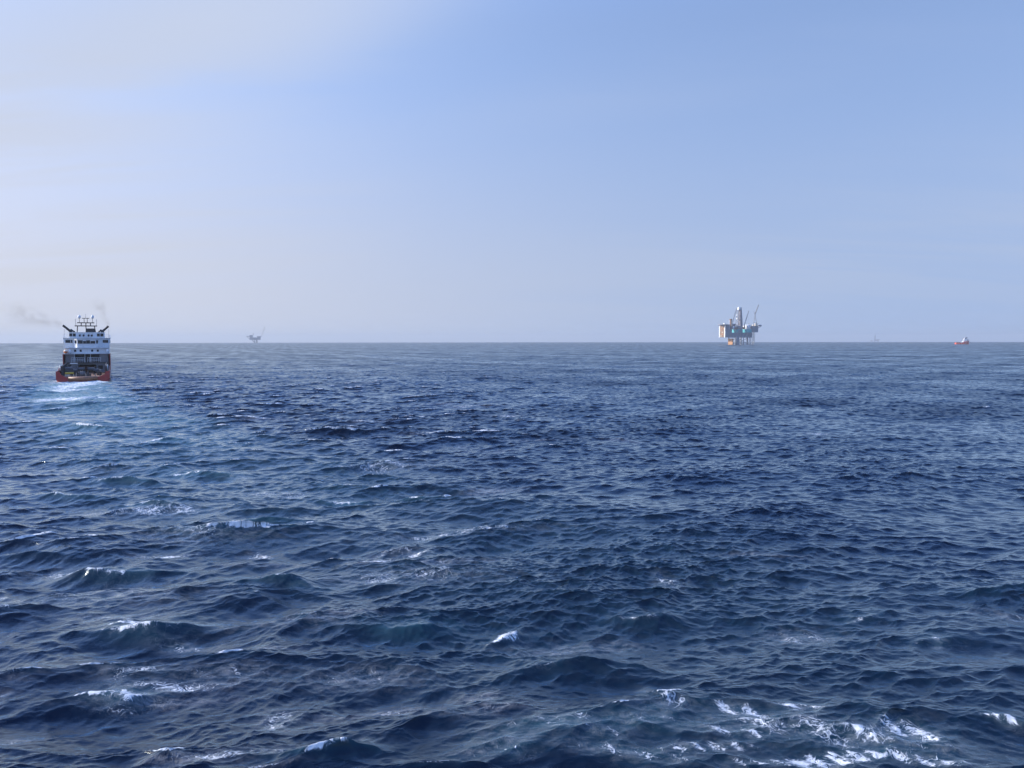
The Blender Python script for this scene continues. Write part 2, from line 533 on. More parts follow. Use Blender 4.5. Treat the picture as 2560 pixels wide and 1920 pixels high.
def sea_material():
    m = bpy.data.materials.new("sea_water")
    m.use_nodes = True
    n = NT(m.node_tree)

    def attr(nm):
        return n.node('ShaderNodeAttribute', attribute_name=nm).outputs['Fac']
    geo = n.node('ShaderNodeNewGeometry')
    P = geo.outputs['Position']
    flat = n.vmath('MULTIPLY', P, (1, 1, 0))
    foam, aer_glow, rip, film = attr("foam"), attr("aeration_glow"), attr("ripple"), attr("film")
    # lace of the foam: warped ridges, long along the crests, at three sizes
    wv = n.node('ShaderNodeTexNoise')
    n.put(wv.inputs['Vector'], flat)
    wv.inputs['Scale'].default_value = 0.9
    wv.inputs['Detail'].default_value = 3
    off = n.vmath('SCALE', n.vmath('SUBTRACT', wv.outputs['Color'], (0.5, 0.5, 0.5)), scale=2.2)
    wp = n.mapping(n.vmath('ADD', flat, off), rot=(0, 0, R(-9)), scale=(0.5, 1.15, 1))
    lace = None
    for sc, wt, slope in ((0.9, 1.0, 12.0), (2.3, 0.97, 10.0), (6.0, 0.90, 8.5)):
        nz = n.noise(wp, sc, 2.0, 0.55)
        rdg = n.math('SUBTRACT', wt, n.math('MULTIPLY', n.math('ABSOLUTE', n.math('SUBTRACT', nz, 0.5)), slope))
        lace = rdg if lace is None else n.math('MAXIMUM', lace, rdg)
    spk = n.noise(wp, 16.0, 4.0, 0.65)
    lace = n.math('ADD', lace, n.math('MULTIPLY', n.math('SUBTRACT', spk, 0.5), 0.9))
    val = n.math('SUBTRACT', n.math('ADD', lace, n.math('MULTIPLY', foam, 1.25)), 1.35)
    on = n.smooth(foam, 0.03, 0.3)
    mask = n.math('MULTIPLY', n.smooth(val, -0.02, 0.42), on)
    thin = n.math('MULTIPLY', n.smooth(val, -0.5, 0.3), n.math('MULTIPLY', on, 0.07))
    mask = n.math('MAXIMUM', mask, thin)
    soft = n.noise(n.mapping(flat, rot=(0, 0, R(-8)), scale=(0.6, 1.5, 1)), 2.6, 5.0, 0.65, 0.5)
    mask = n.math('MAXIMUM', mask, n.math('MULTIPLY', film, n.smooth(soft, 0.36, 0.66)))
    # water: body colour of the deep, greener where air is beaten in; glow through thin crests painted in
    deep = (0.0005, 0.0045, 0.0165, 1)
    teal = (0.065, 0.21, 0.24, 1)
    body = n.mix(n.math('MULTIPLY', aer_glow, 0.8, clamp=True), deep, teal)
    b = n.node('ShaderNodeBump')
    b.inputs['Strength'].default_value = 0.6
    b.inputs['Distance'].default_value = 0.028
    fine = n.noise(n.mapping(flat, rot=(0, 0, R(-10)), scale=(0.6, 1.3, 1)), 7.0, 5.0, 0.6, 0.4)
    n.link(fine, b.inputs['Height'])
    # reflection: Gaussian ripples, mean Fresnel boosted near and dimmed far, blue tint painted in
    lw = n.node('ShaderNodeLayerWeight')
    lw.inputs['Blend'].default_value = 0.5
    n.link(b.outputs[0], lw.inputs['Normal'])
    sig = n.math('MULTIPLY', n.math('MULTIPLY', rip, rip), 0.7071)
    ex = n.math('MULTIPLY', 5.0, n.math('EXPONENT', n.math('MULTIPLY', sig, -2.69)))
    den = n.math('ADD', 1.0, n.math('MULTIPLY', 32.0, n.math('POWER', sig, 1.5)))
    fr = n.math('DIVIDE', n.math('POWER', lw.outputs['Facing'], ex), den)
    fr = n.math('ADD', 0.02, n.math('MULTIPLY', fr, n.smooth(rip, 0.22, 0.42, 1.48, 0.62)), clamp=True)
    # water full of bubbles throws light back from just under its broken skin
    fr = n.math('MULTIPLY', fr, n.smooth(aer_glow, 0.25, 1.2, 1.0, 0.15))
    gl = n.node('ShaderNodeBsdfAnisotropic', distribution='BECKMANN')
    gl.inputs['Color'].default_value = (0.89, 0.975, 1.0, 1)
    n.link(rip, gl.inputs['Roughness'])
    n.link(b.outputs[0], gl.inputs['Normal'])
    df = n.node('ShaderNodeBsdfDiffuse')
    n.link(body, df.inputs['Color'])
    wsh = n.node('ShaderNodeMixShader')
    n.link(fr, wsh.inputs[0])
    n.link(df.outputs[0], wsh.inputs[1])
    n.link(gl.outputs[0], wsh.inputs[2])
    fb = n.node('ShaderNodeBump')
    fb.inputs['Strength'].default_value = 0.6
    fb.inputs['Distance'].default_value = 0.05
    n.link(lace, fb.inputs['Height'])
    fsh = n.node('ShaderNodeBsdfPrincipled')
    n.link(n.mix(n.smooth(n.noise(flat, 3.5, 4.0, 0.6), 0.35, 0.65), (0.52, 0.56, 0.58, 1), (0.83, 0.83, 0.81, 1)), fsh.inputs['Base Color'])
    fsh.inputs['Roughness'].default_value = 0.85
    n.link(fb.outputs[0], fsh.inputs['Normal'])
    mx = n.node('ShaderNodeMixShader')
    n.link(mask, mx.inputs[0])
    n.link(wsh.outputs[0], mx.inputs[1])
    n.link(fsh.outputs[0], mx.inputs[2])
    out = n.node('ShaderNodeOutputMaterial')
    n.link(mx.outputs[0], out.inputs[0])
    return m


sea()
#SEA-END

# ------------------------------------------------------------------ builders for the objects
class Part:
    """collects shapes, then links them as ONE mesh object"""
    def __init__(self):
        self.bm = bmesh.new()

    def box(self, x0, x1, y0, y1, z0, z1, bev=0.0):
        r = bmesh.ops.create_cube(self.bm, size=1.0)
        for v in r['verts']:
            v.co = Vector((x0 + (v.co.x + .5) * (x1 - x0), y0 + (v.co.y + .5) * (y1 - y0), z0 + (v.co.z + .5) * (z1 - z0)))
        if bev:
            es = {e for v in r['verts'] for e in v.link_edges}
            bmesh.ops.bevel(self.bm, geom=list(es), offset=bev, segments=2, affect='EDGES', profile=0.5)
        return self

    def tube(self, p, q, r, r2=None, seg=10):
        p, q = Vector(p), Vector(q)
        dv = q - p
        m = Matrix.Translation((p + q) / 2) @ dv.to_track_quat('Z', 'Y').to_matrix().to_4x4()
        bmesh.ops.create_cone(self.bm, cap_ends=True, segments=seg, radius1=r, radius2=r if r2 is None else r2,
                              depth=dv.length, matrix=m)
        return self

    def path(self, pts, r, seg=8):
        for a, b in zip(pts[:-1], pts[1:]):
            self.tube(a, b, r, seg=seg)
        return self

    def prism(self, poly, axis, a0, a1):
        """extrude a polygon: axis 'y' takes (x, z) points, 'x' takes (y, z), 'z' takes (x, y)"""
        def mk(p, a):
            return {'y': (p[0], a, p[1]), 'x': (a, p[0], p[1]), 'z': (p[0], p[1], a)}[axis]
        va = [self.bm.verts.new(mk(p, a0)) for p in poly]
        vb = [self.bm.verts.new(mk(p, a1)) for p in poly]
        n = len(poly)
        self.bm.faces.new(va)
        self.bm.faces.new(vb[::-1])
        for i in range(n):
            self.bm.faces.new((va[i], vb[i], vb[(i + 1) % n], va[(i + 1) % n]))
        return self

    def loft(self, rings, closed_ends=True):
        vs = [[self.bm.verts.new(p) for p in r] for r in rings]
        for a, b in zip(vs[:-1], vs[1:]):
            n = len(a)
            for i in range(n):
                self.bm.faces.new((a[i], a[(i + 1) % n], b[(i + 1) % n], b[i]))
        if closed_ends:
            self.bm.faces.new(vs[0])
            self.bm.faces.new(vs[-1][::-1])
        return self

    def ball(self, c, rx, ry, rz, seg=16):
        r = bmesh.ops.create_uvsphere(self.bm, u_segments=seg, v_segments=seg // 2, radius=1.0)
        for v in r['verts']:
            v.co = Vector((c[0] + v.co.x * rx, c[1] + v.co.y * ry, c[2] + v.co.z * rz))
        return self

    def lattice(self, p, q, w, bays, r, w2=None):
        """four-sided trussed boom or leg from p to q"""
        p, q = Vector(p), Vector(q)
        ax = (q - p).normalized()
        side = ax.cross(Vector((0, 0, 1)))
        if side.length < 0.1:
            side = Vector((1, 0, 0))
        side.normalize()
        oth = ax.cross(side).normalized()
        w2 = w if w2 is None else w2
        rings = []
        for i in range(bays + 1):
            t = i / bays
            c = p.lerp(q, t)
            h = (w + (w2 - w) * t) / 2
            rings.append([c + side * h + oth * h, c - side * h + oth * h, c - side * h - oth * h, c + side * h - oth * h])
        for k in range(4):
            self.tube(rings[0][k], rings[-1][k], r, seg=6)
        for i in range(bays):
            for k in range(4):
                a, b = (k, (k + 1) % 4) if i % 2 else ((k + 1) % 4, k)
                self.tube(rings[i][a], rings[i + 1][b], r * 0.6, seg=5)
                self.tube(rings[i + 1][k], rings[i + 1][(k + 1) % 4], r * 0.6, seg=5)
        return self

    def done(self, name, mat, parent=None, smooth=False):
        bmesh.ops.recalc_face_normals(self.bm, faces=self.bm.faces[:])
        me = bpy.data.meshes.new(name)
        self.bm.to_mesh(me)
        self.bm.free()
        me.materials.append(mat)
        if smooth:
            for p in me.polygons:
                p.use_smooth = True
        o = bpy.data.objects.new(name, me)
        C.objects.link(o)
        if parent is not None:
            o.parent = parent
        return o


def thing(name, label, cat, loc, rotz=0.0, group=None):
    o = bpy.data.objects.new(name, None)
    C.objects.link(o)
    o.location = loc
    o.rotation_euler = (0, 0, rotz)
    o["label"] = label
    o["category"] = cat
    if group:
        o["group"] = group
    return o


def paint(name, col, rough=0.5, worn=None, amount=0.35, scale=0.6, metal=0.0):
    """painted steel or the like, with patches of wear and run-down streaks of their own colour"""
    m = bpy.data.materials.new(name)
    m.use_nodes = True
    n = NT(m.node_tree)
    t = n.node('ShaderNodeTexCoord').outputs['Object']
    big = n.noise(t, scale, 4.0, 0.6)
    run = n.noise(n.mapping(t, scale=(2.2, 2.2, 0.25)), scale * 2.0, 4.0, 0.6)
    f = n.math('MULTIPLY', n.smooth(n.math('ADD', n.math('MULTIPLY', big, 0.5), n.math('MULTIPLY', run, 0.5)), 0.46, 0.68), amount)
    if worn is None:
        worn = tuple(c * 0.55 for c in col)
    base = n.mix(f, (*col, 1), (*worn, 1))
    b = n.node('ShaderNodeBsdfPrincipled')
    n.link(base, b.inputs['Base Color'])
    b.inputs['Roughness'].default_value = rough
    b.inputs['Metallic'].default_value = metal
    out = n.node('ShaderNodeOutputMaterial')
    n.link(b.outputs[0], out.inputs[0])
    return m


M = dict(
    red=paint("red_hull_paint", (0.30, 0.022, 0.022), 0.45, (0.16, 0.05, 0.035)),
    white=paint("white_ship_paint", (0.74, 0.76, 0.76), 0.4, (0.52, 0.47, 0.40), 0.3),
    cream=paint("cream_paint", (0.72, 0.66, 0.54), 0.5, (0.45, 0.30, 0.17), 0.4),
    grey=paint("grey_ship_paint", (0.22, 0.235, 0.25), 0.5, (0.17, 0.13, 0.10), 0.4),
    dark=paint("dark_steel", (0.045, 0.048, 0.055), 0.5, (0.09, 0.06, 0.045), 0.5),
    black=paint("black_paint", (0.014, 0.014, 0.016), 0.45, (0.05, 0.035, 0.03), 0.3),
    maroon=paint("maroon_paint", (0.07, 0.018, 0.018), 0.5),
    glass=paint("window_glass", (0.012, 0.016, 0.022), 0.08, (0.02, 0.025, 0.03), 0.3),
    wood=paint("deck_planks", (0.24, 0.12, 0.06), 0.75, (0.09, 0.055, 0.04), 0.8, 0.7),
    rust=paint("worn_roller_steel", (0.26, 0.115, 0.05), 0.5, (0.09, 0.04, 0.03), 0.8, 0.5),
    yellow=paint("yellow_paint", (0.66, 0.48, 0.035), 0.5, (0.33, 0.22, 0.05), 0.4, 1.5),
    orange=paint("orange_paint", (0.72, 0.19, 0.03), 0.45, (0.45, 0.16, 0.05), 0.3),
    scarlet=paint("scarlet_hull_paint", (0.80, 0.13, 0.07), 0.45, (0.40, 0.08, 0.05)),
    haze_grey=paint("pale_grey_steel", (0.22, 0.225, 0.235), 0.55, (0.16, 0.155, 0.15), 0.4, 0.1),
    tan=paint("rusty_buff_paint", (0.52, 0.27, 0.12), 0.6, (0.28, 0.13, 0.07), 0.5, 0.15),
    brown=paint("brown_cladding", (0.26, 0.15, 0.09), 0.6, (0.12, 0.08, 0.06), 0.5, 0.15),
    teal=paint("turquoise_paint", (0.10, 0.50, 0.52), 0.5, (0.07, 0.30, 0.33), 0.35, 0.15),
    slate=paint("slate_blue_steel", (0.19, 0.21, 0.25), 0.55, (0.12, 0.13, 0.155), 0.5, 0.12),
    steel=paint("grey_steel", (0.32, 0.32, 0.33), 0.5, (0.12, 0.10, 0.09), 0.4, 0.15),
    violet=paint("grey_wind_wall", (0.25, 0.235, 0.255), 0.6, (0.10, 0.085, 0.10), 0.5, 0.15),
)

# ------------------------------------------------------------------ the supply ship, seen from astern
SD = 232.0                                   # metres to the stern


def sx(zx, y):                               # metres to starboard of the centre line, from a measured column
    return (zx - 788 - 3.08 * y) * (SD + y) / FPX / 8.295


def sz(zy, y):                               # metres above the water, from a measured row
    return EYE + (694 - zy) * (SD + y) / FPX / 8.295


ship = thing("supply_ship", "red-hulled offshore supply ship with tall white bridge, sailing away with a foaming wake", "ship",
             SHIP_P, -SHIP_HEAD)
SHIP_S = (0.905, 1.12, 1.0)                  # the measures below were taken along the picture plane, 29 degrees off the axis
ship.scale = SHIP_S
HB = 7.9
DECK = 1.5

# hull: aft body with a low deck, then the high forecastle
p = Part()
st = [(0.0, HB - 0.7, HB, DECK), (1.2, HB - 0.2, HB, DECK), (6, HB, HB, DECK), (31.0, HB, HB, DECK),
      (45, 7.75, HB, DECK), (55.9, 6.2, 7.2, DECK), (56, 6.2, 7.2, 8.8), (63, 3.4, 5.2, 9.5), (69, 0.6, 2.4, 10.3), (71, 0.1, 0.5, 10.6)]
rings = []
for (y, bw, bt, zt) in st:
    b0 = bw * 0.82
    rings.append([(-b0, y, -2.6), (-bw, y, 0.35), (-bt, y, min(zt, 1.0)), (-bt, y, zt), (bt, y, zt), (bt, y, min(zt, 1.0)), (bw, y, 0.35), (b0, y, -2.6)])
p.loft(rings)
hull = p.done("hull", M['red'], ship)
for s in (-1, 1):
    p = Part()
    pl2 = [(31.0, 7.9), (45, 7.9), (56.2, 7.2)]
    poly = [(y, s * x) for (y, x) in pl2] + [(y, s * (x - 0.25)) for (y, x) in pl2[::-1]]
    p.prism([(q, y) for (y, q) in poly], 'z', DECK + 0.003, 8.0)
    p.done("side_plating", M['red'], ship)
# white diagonal stripes on the starboard side forward
for k in range(2):
    p = Part()
    y0 = 10.0 + k * 7.0
    p.prism([(y0, 0.45), (y0 + 1.4, 0.45), (y0 + 3.6, 2.9), (y0 + 2.2, 2.9)], 'x', HB + 0.13, HB + 0.16)
    p.done("hull_stripe", M['white'], ship)
# rubbing strake and its tyres
p = Part()
for s in (-1, 1):
    p.tube((s * (HB + 0.02), 1.5, 0.9), (s * (HB + 0.02), 44, 0.9), 0.12)
p.done("rubbing_strake", M['black'], ship)

# stern quarters: bulwark plates that sweep down to the roller
for s in (-1, 1):
    p = Part()
    poly = [(s * 7.9, DECK + 0.003), (s * 7.9, 3.35), (s * 6.75, 3.15), (s * 6.45, 2.35), (s * 5.2, 1.75), (s * 4.4, DECK + 0.003)]
    p.prism(poly, 'y', 0.05, 0.55)
    p.prism([(0.55, DECK + 0.003), (0.55, 3.3), (9.0, 3.3), (12.0, 4.0), (31.0, 4.3), (31.0, DECK + 0.003)], 'x', s * 7.88, s * 7.72)
    p.done("bulwark", M['red'], ship)
    # the cargo rail inside, a dark wall of frames
    p = Part()
    p.box(min(s * 6.75, s * 6.6), max(s * 6.75, s * 6.6), 6.0, 31.0, DECK + 0.004, 4.6)
    for k in range(9):
        p.box(min(s * 6.6, s * 6.35), max(s * 6.6, s * 6.35), 6.2 + k * 2.9, 6.5 + k * 2.9, DECK + 0.004, 4.75)
    p.tube((s * 6.6, 6.0, 4.7), (s * 6.6, 31.0, 5.0), 0.16)
    p.done("cargo_rail", M['dark'], ship)
    # lit bollard post on the rail
    p = Part()
    p.tube((s * 7.2, 9.0, 3.2), (s * 7.2, 9.0, 4.7), 0.17)
    p.ball((s * 7.2, 9.0, 4.75), 0.26, 0.26, 0.2)
    p.done("vent_post", M['white'], ship, True)
p = Part()
p.box(-6.3, 6.3, 1.2, 31.0, DECK + 0.004, DECK + 0.09)
for k in range(20):
    x = -6.0 + k * 0.62
    p.box(x, x + 0.03, 1.3, 30.9, DECK + 0.092, DECK + 0.10)
p.done("deck", M['wood'], ship)
p = Part()
p.tube((-4.3, 0.15, 1.05), (4.3, 0.15, 1.05), 0.62, seg=24)
p.done("stern_roller", M['rust'], ship, True)

# deck gear
for (x, y, w_, h_) in ((-1.6, 22, 1.1, 1.5), (1.7, 22, 1.1, 1.5), (-3.4, 17, 0.8, 1.2), (3.6, 15, 0.8, 1.3)):
    p = Part()
    p.tube((x - w_, y, DECK + h_), (x + w_, y, DECK + h_), 0.75, seg=16)
    for q in (-1, 1):
        p.tube((x + q * w_ - 0.06, y, DECK + h_), (x + q * w_ + 0.06, y, DECK + h_), 1.05, seg=18)
        p.box(x + q * w_ - 0.2, x + q * w_ + 0.2, y - 0.9, y + 0.9, DECK + 0.1, DECK + h_ * 0.7)
    p.done("tugger_winch", M['dark'], ship)
p = Part()
for x in (-1.3, 1.3):
    p.box(x - 0.28, x + 0.28, 4.0, 4.7, DECK + 0.1, DECK + 1.25, 0.05)
    p.tube((x, 4.35, DECK + 1.2), (x, 4.35, DECK + 1.75), 0.14)
p.box(-2.2, 2.2, 5.2, 5.5, DECK + 0.1, DECK + 0.65)
p.done("chain_stopper", M['dark'], ship)

# lower house with the winch garage
p = Part()
z1 = 5.0
p.box(-7.3, -3.6, 33, 56, DECK + 0.1, z1)
p.box(3.6, 7.3, 33, 56, DECK + 0.1, z1)
p.box(-3.6, 3.6, 39, 56, DECK + 0.1, z1)
p.box(-3.6, 3.6, 33.2, 39, 4.35, z1)
p.done("lower_house", M['grey'], ship)
for s in (-1, 1):
    p = Part()
    p.box(s * 3.3 - 0.18, s * 3.3 + 0.18, 32.6, 33.0, DECK + 0.1, 4.9)
    p.tube((s * 3.3, 32.8, 4.0), (s * 1.9, 32.8, 4.9), 0.12)
    p.done("garage_post", M['grey'], ship)
p = Part()
p.tube((-2.6, 36, 3.0), (2.6, 36, 3.0), 1.15, seg=24)
for x in (-2.6, -0.9, 0.9, 2.6):
    p.tube((x - 0.07, 36, 3.0), (x + 0.07, 36, 3.0), 1.32, seg=26)
p.box(-2.9, 2.9, 35.2, 36.9, DECK + 0.1, 2.2)
p.done("tow_winch", M['maroon'], ship)
for (a, b, c, d_) in ((1110, 1205, 1200, 1272), (405, 465, 1195, 1290)):
    p = Part()
    p.box(sx(a, 33), sx(b, 33), 32.93, 32.998, sz(d_, 33), sz(c, 33))
    p.done("door", M['black'], ship)

# winch deck, a dark recess behind railings
p = Part()
p.box(-7.2, -4.4, 34, 56, 5.0, 8.15)
p.box(4.2, 7.2, 34, 56, 5.0, 8.15)
p.box(-4.4, 4.2, 37.5, 56, 5.0, 8.15)
p.done("winch_house", M['grey'], ship)
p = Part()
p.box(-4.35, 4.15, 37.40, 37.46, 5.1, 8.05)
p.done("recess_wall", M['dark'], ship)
p = Part()
p.box(-6.9, 6.9, 32.4, 37.3, 4.98, 5.12)
p.done("winch_deck", M['dark'], ship)
for x in (sx(640, 34), sx(850, 34), sx(962, 34)):
    p = Part()
    p.tube((x, 34.0, 5.1), (x, 34.0, 8.12), 0.11)
    p.done("pillar", M['white'], ship)
p = Part()
for (a, b) in ((-5.2, -0.9), (0.1, 4.6)):
    for z in (5.65, 6.2, 6.75):
        p.tube((a, 32.5, z), (b, 32.5, z), 0.05, seg=6)
    k = a
    while k <= b + 0.01:
        p.tube((k, 32.5, 5.1), (k, 32.5, 6.75), 0.05, seg=6)
        k += (b - a) / 6
p.done("railing", M['white'], ship)
for (x, y, z) in ((-2.5, 35.5, 5.9), (2.2, 35.5, 5.9)):
    p = Part()
    p.tube((x - 1.4, y, z), (x + 1.4, y, z), 0.7, seg=16)
    p.done("storage_reel", M['dark'], ship)

# accommodation tier with four small windows
p = Part()
p.box(-7.5, 7.5, 35, 58, 8.15, 10.05, 0.06)
p.box(-7.8, 7.8, 34.2, 58.2, 10.06, 10.2)
p.box(-7.6, 7.6, 33.2, 58.2, 8.0, 8.14)
p.done("accommodation", M['white'], ship)
for zx in (660, 770, 1000, 1115):
    p = Part()
    x = sx(zx, 35)
    p.box(x - 0.34, x + 0.34, 34.95, 34.985, 8.75, 9.5)
    p.done("window", M['glass'], ship)
for s in (-1, 1):
    p = Part()
    for z in (10.65, 11.1):
        p.tube((s * 7.7, 34.4, z), (s * 7.7, 37.9, z), 0.035, seg=6)
        p.tube((s * 4.4, 34.4, z), (s * 7.7, 34.4, z), 0.035, seg=6)
    for x in (4.6, 5.6, 6.6, 7.7):
        p.tube((s * x, 34.4, 10.2), (s * x, 34.4, 11.1), 0.035, seg=6)
    p.done("railing", M['white'], ship)

# bridge: wings and the bay that looks aft, its corners cut
p = Part()
for s in (-1, 1):
    poly = [(s * 3.9, 10.2), (s * 7.55, 10.2), (s * 7.7, 11.6), (s * 8.05, 13.5), (s * 3.9, 13.5)]
    p.prism(poly, 'y', 38.0, 47.0)
p.done("bridge_wing", M['white'], ship)
p = Part()
bay = [(-4.2, 38.5), (-4.2, 36.6), (-3.2, 34.6), (3.0, 34.6), (3.9, 36.6), (3.9, 38.5)]
p.prism(bay, 'z', 10.2, 13.35)
p.box(-3.89, 3.89, 38.5, 54, 10.2, 13.35)
p.done("bridge", M['white'], ship)
wz0, wz1 = 11.6, 12.75
for (x0, x1, lo) in ((-2.95, -1.35, 0.0), (-1.2, -0.25, 0.25), (-0.15, 1.15, 0.0), (1.3, 2.85, 0.25)):
    p = Part()
    p.box(x0, x1, 34.53, 34.585, wz0, wz1 - lo)
    p.done("window", M['glass'], ship)
for (xa, ya, xb, yb) in ((-4.2, 36.6, -3.2, 34.6), (3.0, 34.6, 3.9, 36.6)):
    a, b = Vector((xa, ya, 0)), Vector((xb, yb, 0))
    nrm = (b - a).normalized().cross(Vector((0, 0, 1)))
    u0, u1 = a.lerp(b, 0.22) + nrm * 0.02, a.lerp(b, 0.78) + nrm * 0.02
    p = Part()
    q = [u0, u1, u1 + nrm * 0.05, u0 + nrm * 0.05]
    p.prism([(v.x, v.y) for v in q], 'z', wz0, wz1)
    p.done("window", M['glass'], ship)
for s in (-1, 1):
    for (a, b) in ((4.9, 5.5), (5.65, 7.3)) if s < 0 else ((5.4, 7.3),):
        p = Part()
        p.box(min(s * a, s * b), max(s * a, s * b), 37.93, 37.985, 11.85, 12.85)
        p.done("window", M['glass'], ship)
    p = Part()
    p.prism([(38.4, 11.8), (46, 11.8), (46, 12.9), (38.4, 12.9)], 'x', s * 7.86 - 0.06, s * 7.86 + 0.15)
    p.done("window", M['glass'], ship)
p = Part()
p.box(-8.1, 8.1, 37.5, 55, 13.5, 13.62)
p.box(-4.4, 4.1, 34.3, 37.5, 13.36, 13.5)
p.done("bridge_roof", M['white'], ship)
for s in (-1, 1):
    p = Part()
    for z in (14.15, 14.65):
        p.tube((s * 7.9, 37.7, z), (s * 7.9, 47, z), 0.03, seg=6)
        p.tube((s * 6.1, 37.7, z), (s * 7.9, 37.7, z), 0.03, seg=6)
    for y in (37.7, 40, 42.5, 45, 47):
        p.tube((s * 7.9, y, 13.62), (s * 7.9, y, 14.65), 0.035, seg=6)
    p.done("railing", M['white'], ship)
for s in (-1, 1):
    p = Part()
    p.tube((s * 7.55, 38.2, 13.62), (s * 7.55, 38.2, 16.6), 0.05, seg=6)
    p.done("whip_antenna", M['grey'], ship)

# top house
p = Part()
p.box(-6.0, 6.0, 38, 50, 13.62, 15.45, 0.05)
p.box(-6.2, 6.2, 37.8, 50.2, 15.46, 15.56)
p.done("top_house", M['white'], ship)
for (a, b) in ((555, 612), (625, 682), (1108, 1166), (1180, 1242)):
    p = Part()
    p.box(sx(a, 38), sx(b, 38), 37.93, 37.985, 14.1, 15.1)
    p.done("window", M['glass'], ship)
for zx in (765, 840, 940, 1005):
    p = Part()
    x = sx(zx, 38)
    p.tube((x, 37.98, 14.45), (x, 37.55, 14.4), 0.3, 0.36, seg=14)
    p.tube((x + 0.1, 37.75, 14.7), (x + 0.25, 37.75, 15.0), 0.07, seg=6)
    p.done("floodlight", M['black'], ship)

# mast: a black gantry with two cross trees
yM = 41.0


def mp(zx, zy):
    return (sx(zx, yM), yM, sz(zy, yM))


p = Part()
for (a, b, c, d_, r) in ((715, 512, 728, 380, .17), (895, 512, 895, 312, .17), (1085, 512, 1068, 380, .17), (800, 375, 803, 312, .17),
                         (990, 375, 986, 312, .17)):
    p.tube(mp(a, b), mp(c, d_), r, seg=8)
for (a, b, zy, h_) in ((672, 1120, 377, .17), (722, 1066, 312, .15), (822, 968, 218, .10)):
    x0, x1 = sx(a, yM), sx(b, yM)
    z = sz(zy, yM)
    p.box(x0, x1, yM - 0.4, yM + 0.4, z - h_, z + h_)
for zx in (862, 925):
    p.tube(mp(zx, 305), mp(zx, 222), 0.10, seg=8)
p.tube(mp(893, 215), mp(893, 128), 0.045, seg=6)
mast = p.done("mast", M['black'], ship)
for zx in (690, 1110):
    p = Part()
    p.tube(mp(zx, 372), mp(zx, 236), 0.07, seg=6)
    p.tube((sx(zx, yM) - .15, yM, sz(255, yM)), (sx(zx, yM) + .15, yM, sz(255, yM)), 0.06, seg=6)
    p.done("whip_antenna", M['grey'], ship)
for zx in (766, 1032):
    p = Part()
    p.ball((sx(zx, yM), yM, sz(190, yM)), 0.56, 0.56, 0.68)
    rd = p.done("radome", M['white'], ship, True)
    p = Part()
    p.tube(mp(zx, 306), mp(zx, 220), 0.08, seg=8)
    p.done("stand", M['dark'], rd)
p = Part()
p.box(sx(903, 42), sx(1082, 42), 42, 43.4, 15.57, sz(428, 42))
for k in range(5):
    z = 15.7 + k * 0.22
    p.box(sx(908, 42), sx(1078, 42), 41.9, 41.99, z, z + 0.1)
p.done("louvre_block", M['dark'], ship)
# exhaust pipes that lean outwards
yE = 40.0
for (a, b, c, d_, r) in ((612, 505, 437, 368, .40), (668, 500, 588, 447, .24), (1200, 505, 1352, 376, .40), (1140, 505, 1205, 450, .24)):
    p = Part()
    u = Vector((sx(a, yE), yE, sz(b, yE) - 0.1))
    v = Vector((sx(c, yE), yE, sz(d_, yE)))
    p.tube(u, v, r, seg=12)
    p.tube(u, u.lerp(v, 0.3), r * 1.25, seg=12)
    p.done("exhaust_pipe", M['black'], ship)

# stowed gear between the rails
rng_g = random.Random(12)
for k in range(14):
    x, y = rng_g.uniform(-5.6, 5.6), rng_g.uniform(9, 30)
    w_, l_, h_ = rng_g.uniform(0.3, 0.8), rng_g.uniform(0.4, 1.2), rng_g.uniform(0.5, 1.5)
    p = Part()
    p.box(x - w_, x + w_, y - l_, y + l_, DECK + 0.1, DECK + h_, 0.05)
    p.tube((x, y, DECK + h_), (x, y, DECK + h_ + 0.35), 0.12)
    p.done("stowage_box", M[('dark', 'grey', 'maroon', 'black')[k % 4]], ship)
for k in range(8):
    x = -4.9 + k * 1.4
    p = Part()
    p.tube((x, 3.0, DECK + 0.09), (x, 3.0, DECK + 0.8 + 0.25 * (k % 3)), 0.13, seg=8)
    p.done("guide_pin", M['dark' if k % 2 else 'grey'], ship)
# crane arm, hose and small things of the deck, port side
p = Part()
p.tube((-5.6, 27.5, DECK + 0.1), (-5.6, 27.5, 4.4), 0.35, seg=12)
p.box(-6.1, -5.0, 27.0, 28.2, 4.0, 4.75, 0.06)
crane = p.done("deck_crane", M['dark'], ship)
p = Part()
p.box(-5.3, -2.9, 27.1, 27.8, 4.76, 5.08, 0.04)
p.done("boom", M['white'], crane)
p = Part()
p.box(-6.2, -3.6, 12.0, 15.5, DECK + 0.1, 3.4, 0.12)
p.tube((-6.1, 13.7, 3.5), (-3.7, 13.7, 3.5), 0.75, seg=16)
p.done("windlass", M['dark'], ship)

# things that lie on or hang from the ship
ship_m = Matrix.Translation(SHIP_P) @ Matrix.Rotation(-SHIP_HEAD, 4, 'Z') @ Matrix.Diagonal((*SHIP_S, 1))
bk = thing("cargo_basket", "yellow steel cargo frame standing on the ship's aft deck at port side", "cargo frame",
           ship_m @ Vector((-4.35, 6.3, DECK + 0.1)), -SHIP_HEAD)
p = Part()
p.box(-1.15, 1.15, -0.8, 0.8, 0.72, 1.22, 0.04)
p.done("cover", M['yellow'], bk)
p = Part()
for x in (-1.1, 1.1):
    for y in (-0.75, 0.75):
        p.box(x - 0.07, x + 0.07, y - 0.07, y + 0.07, 0.0, 0.72)
p.box(-1.15, 1.15, -0.8, 0.8, 0.0, 0.12)
p.box(-0.9, 0.2, -0.6, 0.6, 0.12, 0.6)
p.done("frame", M['cream'], bk)

